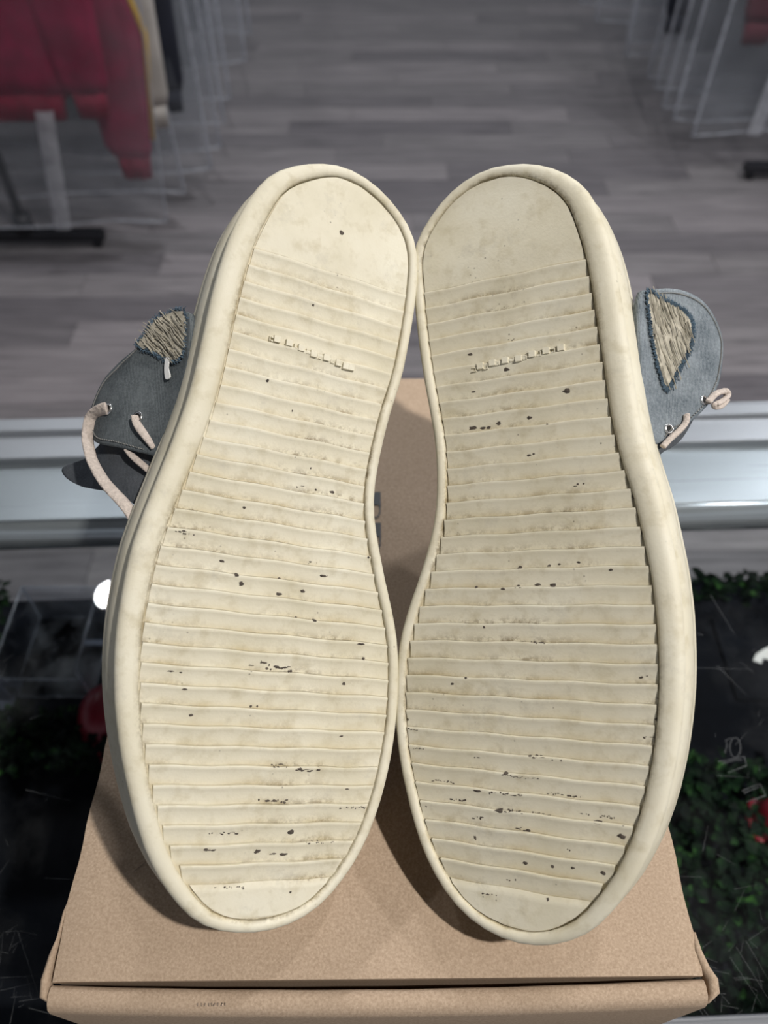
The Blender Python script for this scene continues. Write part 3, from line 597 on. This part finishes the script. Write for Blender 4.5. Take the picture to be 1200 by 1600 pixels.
    for (h, inset, vf, vb) in ((.030, .006, -.008, .296), (.036, .004, -.004, .296), (.046, .006, .006, .293), (.058, .009, .032, .286), (.070, .014, .070, .276), (.084, .018, .110, .266), (.098, .021, .135, .258), (.108, .023, .150, .252)):
        R_ = []
        for i in range(N):
            q = out[i] + inn[i] * inset; t = (q[1] - out[:, 1].min()) / np.ptp(out[:, 1])
            R_.append(L(q[0] * (1 if h < .05 else 1 - (h - .05) * 2.2) , vf + t * (vb - vf), h))
        rings.append(R_)
    vs = [p for R_ in rings for p in R_]; K = len(rings)
    fs = [(k * N + i, k * N + (i + 1) % N, (k + 1) * N + (i + 1) % N, (k + 1) * N + i) for k in range(K - 1) for i in range(N)]
    up = link('upper', mesh('upper', vs, fs), denim_mat, root, True); s_ = up.modifiers.new('s', 'SOLIDIFY'); s_.thickness = .003; s_.offset = -1
    # lateral quarter flap flaring out from the sole
    ph = math.radians(30); u0, h0 = -.055, .03
    def F(t, v, lift=0):
        t *= .001; v *= .001; b = .004 * math.sin(min(max(t / .05, 0), 1) * math.pi) + lift
        uu = u0 - math.sin(ph) * t - math.cos(ph) * b; hh = h0 + math.cos(ph) * t - math.sin(ph) * b
        return L(uu, v, hh)
    def sheet(name, poly, mat, lift, th, sub=4, parent=root):
        pts = cspline(poly, sub); n_ = len(pts); c = np.mean(pts, 0); vs = []; rr = [1, .96, .85, .65, .4, .18]
        for r_ in rr: vs += [F(*(c + (p - c) * r_), lift) for p in pts]
        vs.append(F(*c, lift)); K = len(rr)
        fs = [(k * n_ + i, k * n_ + (i + 1) % n_, (k + 1) * n_ + (i + 1) % n_, (k + 1) * n_ + i) for k in range(K - 1) for i in range(n_)] + [((K - 1) * n_ + i, (K - 1) * n_ + (i + 1) % n_, K * n_) for i in range(n_)]
        o = link(name, mesh(name, vs, fs), mat, parent, True)
        if th: s_ = o.modifiers.new('s', 'SOLIDIFY'); s_.thickness = th; s_.offset = 0
        return o
    hidden = [(-9, PANEL[-1][1] - 1), (-13, PANEL[-1][1] + 14), (-13, PANEL[0][1] - 12), (-10, PANEL[0][1] - 1)]
    quarter = sheet('quarter', list(PANEL) + hidden, denim_mat, 0, .0032)
    pt = sheet('frayed_patch', PATCH, M['fray'], .0019, .0008, 3, quarter)
    # loose weft threads across the patch and a dark fringe round it
    P2 = np.array(PATCH); c = P2.mean(0); mb = MB(); mb2 = MB()
    ax = np.array([.35, -1.0]) if side == 'R' else np.array([-.9, -.75]); ax /= np.linalg.norm(ax); nx_ = np.array([-ax[1], ax[0]])
    def inside(p, poly):
        r_ = False; j = len(poly) - 1
        for i in range(len(poly)):
            if (poly[i][1] > p[1]) != (poly[j][1] > p[1]) and p[0] < (poly[j][0] - poly[i][0]) * (p[1] - poly[i][1]) / (poly[j][1] - poly[i][1]) + poly[i][0]: r_ = not r_
            j = i
        return r_
    ext = np.abs((P2 - c) @ nx_).max(); ln = np.abs((P2 - c) @ ax).max()
    for k in range(150):
        q = c + nx_ * random.uniform(-ext, ext) + ax * random.uniform(-ln, ln)
        if not inside(q, P2): continue
        Lh = random.uniform(2, 6); bend = random.uniform(-.8, .8); lift = random.uniform(.0024, .0034)
        pts = [F(*(q + ax * s_ * Lh + nx_ * bend * s_ * s_), lift) for s_ in (-1, -.5, 0, .5, 1)]
        mb.tube(pts, .00022, 4)
    tag(mb.build('loose_threads', M['fray'], quarter), kind='stuff')
    ed = cspline(PATCH, 26)
    for p in ed:
        for _ in range(3 if side == 'R' else 1):
            d_ = (p - c); d_ = d_ / np.linalg.norm(d_); a = random.uniform(-.9, .9); d2 = np.array([d_[0] * math.cos(a) - d_[1] * math.sin(a), d_[0] * math.sin(a) + d_[1] * math.cos(a)])
            q = p + d_ * random.uniform(-.6, .8); Lh = random.uniform(.8, 2.2)
            mb2.tube([F(*q, .002), F(*(q + d2 * Lh * .5), .0029), F(*(q + d2 * Lh), .0024)], [.0003, .00022, .0001], 4)
    tag(mb2.build('frayed_fringe', M['navy'], quarter), kind='stuff')
    # edge stitching
    mb = MB(); pe = spline(PANEL, 10); cc = np.array(PANEL).mean(0)
    for k in range(0, len(pe) - 1):
        p = pe[k]; d_ = (cc - p); d_ = d_ / np.linalg.norm(d_); q = p + d_ * 2.2; q2 = pe[k + 1] + d_ * 2.2; m_ = q + (q2 - q) * .6
        mb.tube([F(*q, .0018), F(*m_, .0021)], .00028, 5)
    tag(mb.build('edge_stitching', M['lining'], quarter), kind='stuff')
    def lace(pts, width=.0024, lift=(.003, .003), nm='lace', arch=.0008):
        sp = spline(pts, 6); n_ = len(sp); 
        w3 = [F(*p, lift[0] + (lift[1] - lift[0]) * i / (n_ - 1) + arch * math.sin(math.pi * i / (n_ - 1))) for i, p in enumerate(sp)]
        vs, fs = [], []
        for i, p in enumerate(w3):
            t_ = w3[min(i + 1, n_ - 1)] - w3[max(i - 1, 0)]; t_ = t_ / (np.linalg.norm(t_) + 1e-9)
            vd = p + base - np.array([0, 0, CZ]); nn_ = np.cross(t_, n + .3 * w); nn_ /= np.linalg.norm(nn_); b_ = np.cross(nn_, t_)
            for a in range(10):
                an = a / 10 * 6.283; vs.append(p + nn_ * width * math.cos(an) + b_ * .0009 * math.sin(an))
        fs = [(i * 10 + a, i * 10 + (a + 1) % 10, (i + 1) * 10 + (a + 1) % 10, (i + 1) * 10 + a) for i in range(n_ - 1) for a in range(10)] + [tuple(range(10)), tuple(range((n_ - 1) * 10, n_ * 10))]
        return link(nm, mesh(nm, vs, fs), M['lace'], root, True)
    def eyelet(p, r=.0022):
        ring = [F(p[0] + r * 1000 * math.cos(a), p[1] + r * 1000 * math.sin(a), .0019) for a in np.linspace(0, 6.283, 17)]
        e_ = MB().tube(ring, .0006, 6, cap=False).build('eyelet', M['metal'], quarter, True)
        MB().add([F(p[0] + r * 900 * math.cos(a), p[1] + r * 900 * math.sin(a), .0019) for a in np.linspace(0, 6.283, 14, endpoint=False)], [tuple(range(14))]).build('eyelet_hole', M['black_hole'], quarter)
    return root, sheet, lace, eyelet, F, quarter

r_, sheet, lace, eyelet, F, qt = sneaker('L', L_FRAME, L_OUT, L_PANEL, L_PATCH, L_LET, L_SPECK, M['denim'], 'left sneaker of the pair, cream ribbed sole up, dark tongue sticking out')
sheet('tongue', L_TONGUE, M['tongue'], -.0045, .004)
for p in L_EYE: eyelet(p)
lace(list(L_LACE1) + [(1.5, 139.5)], .0028); lace(L_LACE2, .0021, (.0026, .001)); lace(L_LACE3, .0016, (.0, -.001))
sheet('white_tab', L_TAG, M['white'], .003, .0006, 3)
r_, sheet, lace, eyelet, F, qt = sneaker('R', R_FRAME, R_OUT, R_PANEL, R_PATCH, R_LET, R_SPECK, M['denim_light'], 'right sneaker of the pair, cream ribbed sole up, frayed denim patch showing')
for p in R_EYE: eyelet(p, .0018)
lace(R_LACE1, .0017, (.003, .005)); lace(R_LACE2, .0015)
sheet('tongue', [(-14, 205), (4, 200), (12, 192), (16, 196), (21, 199), (24, 200), (14, 186), (4, 179), (-14, 172)], M['tongue'], -.005, .004)

# ------------------------------------------------------------------ clothes racks with bagged garments
def rack(label, xc, ya, yb, foot):
    e = empty('clothes_rack', (xc, (ya + yb) / 2, 0)); tag(e, label, 'rack', 'clothes racks along the aisle')
    off = (xc, (ya + yb) / 2, 0)
    MB().tube([(xc, ya - .12, 1.62), (xc, yb + .12, 1.62)], .014, 12).build('hanging_rail', M['black'], e, True, off=off)
    for y in (ya, yb):
        MB().tube([(xc, y, .05), (xc, y, 1.62)], .014, 12).build('upright', M['black'], e, True, off=off)
        MB().box(xc - foot, xc + foot, y - .022, y + .022, .028, .062).build('foot', M['black'], e, bevel=.008, off=off)
        MB().tube([(xc, y, .06), (xc, y, .12)], .032, 14).build('collar', M['black'], e, True, off=off)
        for s_ in (-1, 1):
            MB().tube([(xc + s_ * (foot - .03), y - .012, .0155), (xc + s_ * (foot - .03), y + .012, .0155)], .0155, 12).build('glide', M['black'], e, True, off=off)
def bag(label, x0, x1, y, z0, group, strip=None, seed=0, tilt=0, top=1.48, flare=0):
    rs = np.random.default_rng(seed + 11); nx, nz = 16, 18; xc = (x0 + x1) / 2
    e = empty('garment_bag', (xc, y, z0)); tag(e, label, 'garment bag', group)
    k1, k2, k3 = rs.uniform(0, 6, 3)
    def Q(i, j, sgn):
        a = i / nx; b = j / nz; sh = 1 - .75 * max(0, (b - .82) / .18) ** 1.4
        x = xc + (x0 + (x1 - x0) * a - xc) * sh
        x += flare * min(b / .46, 1) * sh * (2 * a - 1)
        bulge = (.012 + .022 * math.sin(math.pi * a) ** .6) * (.5 + .5 * min(1, b * 4)) * (1 if 0 < i < nx else 0)
        wob = .014 * math.sin(a * 9 + k1 + b * 2) * math.sin(b * 5 + k2) + .010 * math.sin(a * 21 + k3)
        zb = z0 + .012 * math.sin(a * 8 + k1) * (1 - b); 
        return np.array([x - xc, sgn * bulge + wob * (1 - .4 * b) + tilt * (a - .5), zb + (top - z0) * b - z0])
    vs = [Q(i, j, s_) for s_ in (-1, 1) for j in range(nz + 1) for i in range(nx + 1)]; n_ = (nx + 1) * (nz + 1)
    fs = [(o_ + j * (nx + 1) + i, o_ + j * (nx + 1) + i + 1, o_ + (j + 1) * (nx + 1) + i + 1, o_ + (j + 1) * (nx + 1) + i) for o_ in (0, n_) for j in range(nz) for i in range(nx)]
    link('plastic_sleeve', mesh('plastic_sleeve', vs, fs), M['film'], e, True)
    for i in (0, nx):
        MB().tube([Q(i, j, -1) for j in range(nz + 1)], .0055, 6, flat=.0028).build('side_seam', M['seam'], e, True)
    MB().tube([Q(i, 0, -1) * np.array([1, .5, 1]) for i in range(nx + 1)], .005, 6, flat=.003).build('bottom_seam', M['seam'], e, True)
    MB().tube([(0, 0, top - z0 - .02), (0, 0, 1.60 - z0), (.01, 0, 1.632 - z0), (0, 0, 1.6385 - z0), (-.012, 0, 1.63 - z0)], .0025, 6).build('hanger_hook', M['metal'], e, True)
    if strip is not None:
        a0 = (strip - x0) / (x1 - x0) * nx; i0 = int(a0)
        pts = [Q(i0, j, -1) + np.array([(a0 - i0) * (x1 - x0) / nx + (.012 * j - .05 if x0 < 0 else 0), -.012, 0]) for j in range(6)]
        vs = [q + np.array([dx, dy, 0]) for q in pts for dx, dy in ((-.026, 0), (-.012, -.007), (.012, -.007), (.026, 0))]
        link('zip_strip', mesh('zip_strip', vs, [(k * 4 + a, k * 4 + a + 1, k * 4 + a + 5, k * 4 + a + 4) for k in range(len(pts) - 1) for a in range(3)]), M['frost'], e, True)
    return e
def loft(mb, secs, k=18):
    vs = []
    for (x, y, z, rx, ry) in secs:
        for i in range(k):
            a = 2 * math.pi * i / k; cx, sx = math.cos(a), math.sin(a)
            vs.append((x + rx * math.copysign(abs(cx) ** .8, cx), y + ry * math.copysign(abs(sx) ** .8, sx) + .004 * math.sin(i * 2.3 + z * 9), z))
    n_ = len(secs); fs = [(j * k + i, j * k + (i + 1) % k, (j + 1) * k + (i + 1) % k, (j + 1) * k + i) for j in range(n_ - 1) for i in range(k)] + [tuple(range(k)), tuple(range((n_ - 1) * k, n_ * k))]
    return mb.add(vs, fs)
def garment(name, label, cat, xc, y, hem, half, mat, rib, sl_out, cuff, group, stripe=False, ry=.02):
    e = empty(name, (xc, y, hem)); tag(e, label, cat, group); off = (xc, y, hem); zs = 1.36
    loft(MB(), [(xc, y, hem + .07, half * .95, ry), (xc, y, hem + .11, half, ry * 1.25), (xc, y, hem + .45, half * .98, ry * 1.3), (xc, y, 1.2, half * .98, ry * 1.2), (xc, y, zs, half * .8, ry), (xc, y, 1.44, .07, ry * .8)]).build('body', mat, e, True, off=off)
    loft(MB(), [(xc, y, hem, half * .88, ry * .85), (xc, y, hem + .035, half * .90, ry), (xc, y, hem + .072, half * .93, ry)]).build('hem_band', rib, e, True, off=off)
    loft(MB(), [(xc, y, 1.43, .075, ry), (xc, y, 1.465, .07, ry)]).build('collar', rib, e, True, off=off)
    for s_ in (-1, 1):
        so = sl_out * s_; ys = y - ry * .3
        loft(MB(), [(xc + so, ys, cuff + .065, .052, ry * .8), (xc + so * .985, ys, cuff + .10, .07, ry), (xc + so * (1.03 if stripe else .95), ys, cuff + .4, .10, ry), (xc + s_ * (half * .95), ys, 1.12, .105, ry), (xc + s_ * half * .68, ys, 1.355, .06, ry * .8)]).build('sleeve', mat, e, True, off=off)
        loft(MB(), [(xc + so, ys, cuff, .044, ry * .75), (xc + so, ys, cuff + .068, .05, ry * .8)]).build('cuff', rib, e, True, off=off)
        if stripe:
            MB().tube([(xc + so + s_ * .072, ys - .002, cuff + .12), (xc + so * 1.03 + s_ * .102, ys - .002, cuff + .4), (xc + s_ * (half * .95 + .107), ys - .002, 1.12)], .008, 6).build('sleeve_stripe', M['yellow'], e, True, off=off)
    return e
GL, GR = 'garment bags on the left rack', 'garment bags on the right rack'
XL, XR = -1.2, 1.62
rack('black clothes rack standing left of the aisle', XL, 2.365, 4.6, .26)
rack('black clothes rack standing right of the aisle', XR, 2.83, 5.2, .27)
ords = ['frontmost', 'second', 'third', 'fourth', 'fifth', 'sixth', 'seventh', 'eighth', 'ninth', 'tenth']
lb = [(-.690, 2.27, .14), (-.668, 2.46, .14), (-.600, 2.62, .14), (-.590, 2.77, .14), (-.60, 2.98, .15), (-.61, 3.2, .15), (-.58, 3.5, .16), (-.60, 3.85, .16)]
for k, (xe, y, z) in enumerate(lb):
    bag('clear plastic garment bag, %s from the counter on the left rack' % ords[k] if k else 'clear plastic garment bag with white zip strip over the red sweatshirts', 2 * XL - xe, xe, y, z, GL, strip=-.965 if k == 0 else None, seed=k, flare=.06 if k == 0 else 0)
rb = [(1.143, 2.90, .14), (1.11, 3.03, .14), (1.086, 3.11, .14), (1.088, 3.26, .14), (1.10, 3.42, .14), (1.05, 3.66, .145), (1.08, 3.8, .15), (.97, 3.98, .15), (.95, 4.25, .15)]
for k, (xe, y, z) in enumerate(rb):
    bag('clear plastic garment bag, %s from the counter on the right rack' % ords[k] if k else 'clear plastic garment bag over the wine-red top, frontmost on the right rack', xe, 2 * XR - xe, y, z, GR, strip=1.36 if k == 0 else None, seed=40 + k, tilt=.04 if k == 0 else 0)
garment('sweatshirt', 'crimson sweatshirt with ribbed hem at the front of the left rack', 'sweatshirt', XL, 2.275, .46, .33, M['red'], M['red_dark'], .375, .47, 'clothes on the left rack')
garment('sweatshirt', 'crimson sweatshirt with long sleeve and yellow sleeve stripe, left rack', 'sweatshirt', XL, 2.335, .50, .36, M['red'], M['red_dark'], .435, .26, 'clothes on the left rack', True, .018)
garment('shirt', 'cream shirt hanging behind the crimson sweatshirts', 'shirt', XL, 2.46, .50, .34, M['cream'], M['cream'], .485, .36, 'clothes on the left rack', ry=.018)
garment('jacket', 'black jacket hanging behind the cream shirt', 'jacket', XL, 2.62, .48, .35, M['navycloth'], M['navycloth'], .50, .34, 'clothes on the left rack', ry=.018)
garment('sweatshirt', 'slate grey sweatshirt further back on the left rack', 'sweatshirt', XL, 2.98, .55, .35, M['greycloth'], M['greycloth'], .49, .55, 'clothes on the left rack', ry=.018)
garment('sweatshirt', 'wine-red sweatshirt at the front of the right rack', 'sweatshirt', XR, 2.905, .50, .31, M['wine'], M['wine'], .36, .44, 'clothes on the right rack', ry=.018)
garment('jacket', 'black jacket hanging mid-way along the right rack', 'jacket', XR, 3.42, .45, .35, M['navycloth'], M['navycloth'], .46, .30, 'clothes on the right rack', ry=.018)
garment('sweatshirt', 'slate grey sweatshirt far back on the right rack', 'sweatshirt', XR, 3.8, .45, .36, M['greycloth'], M['greycloth'], .50, .40, 'clothes on the right rack', ry=.018)
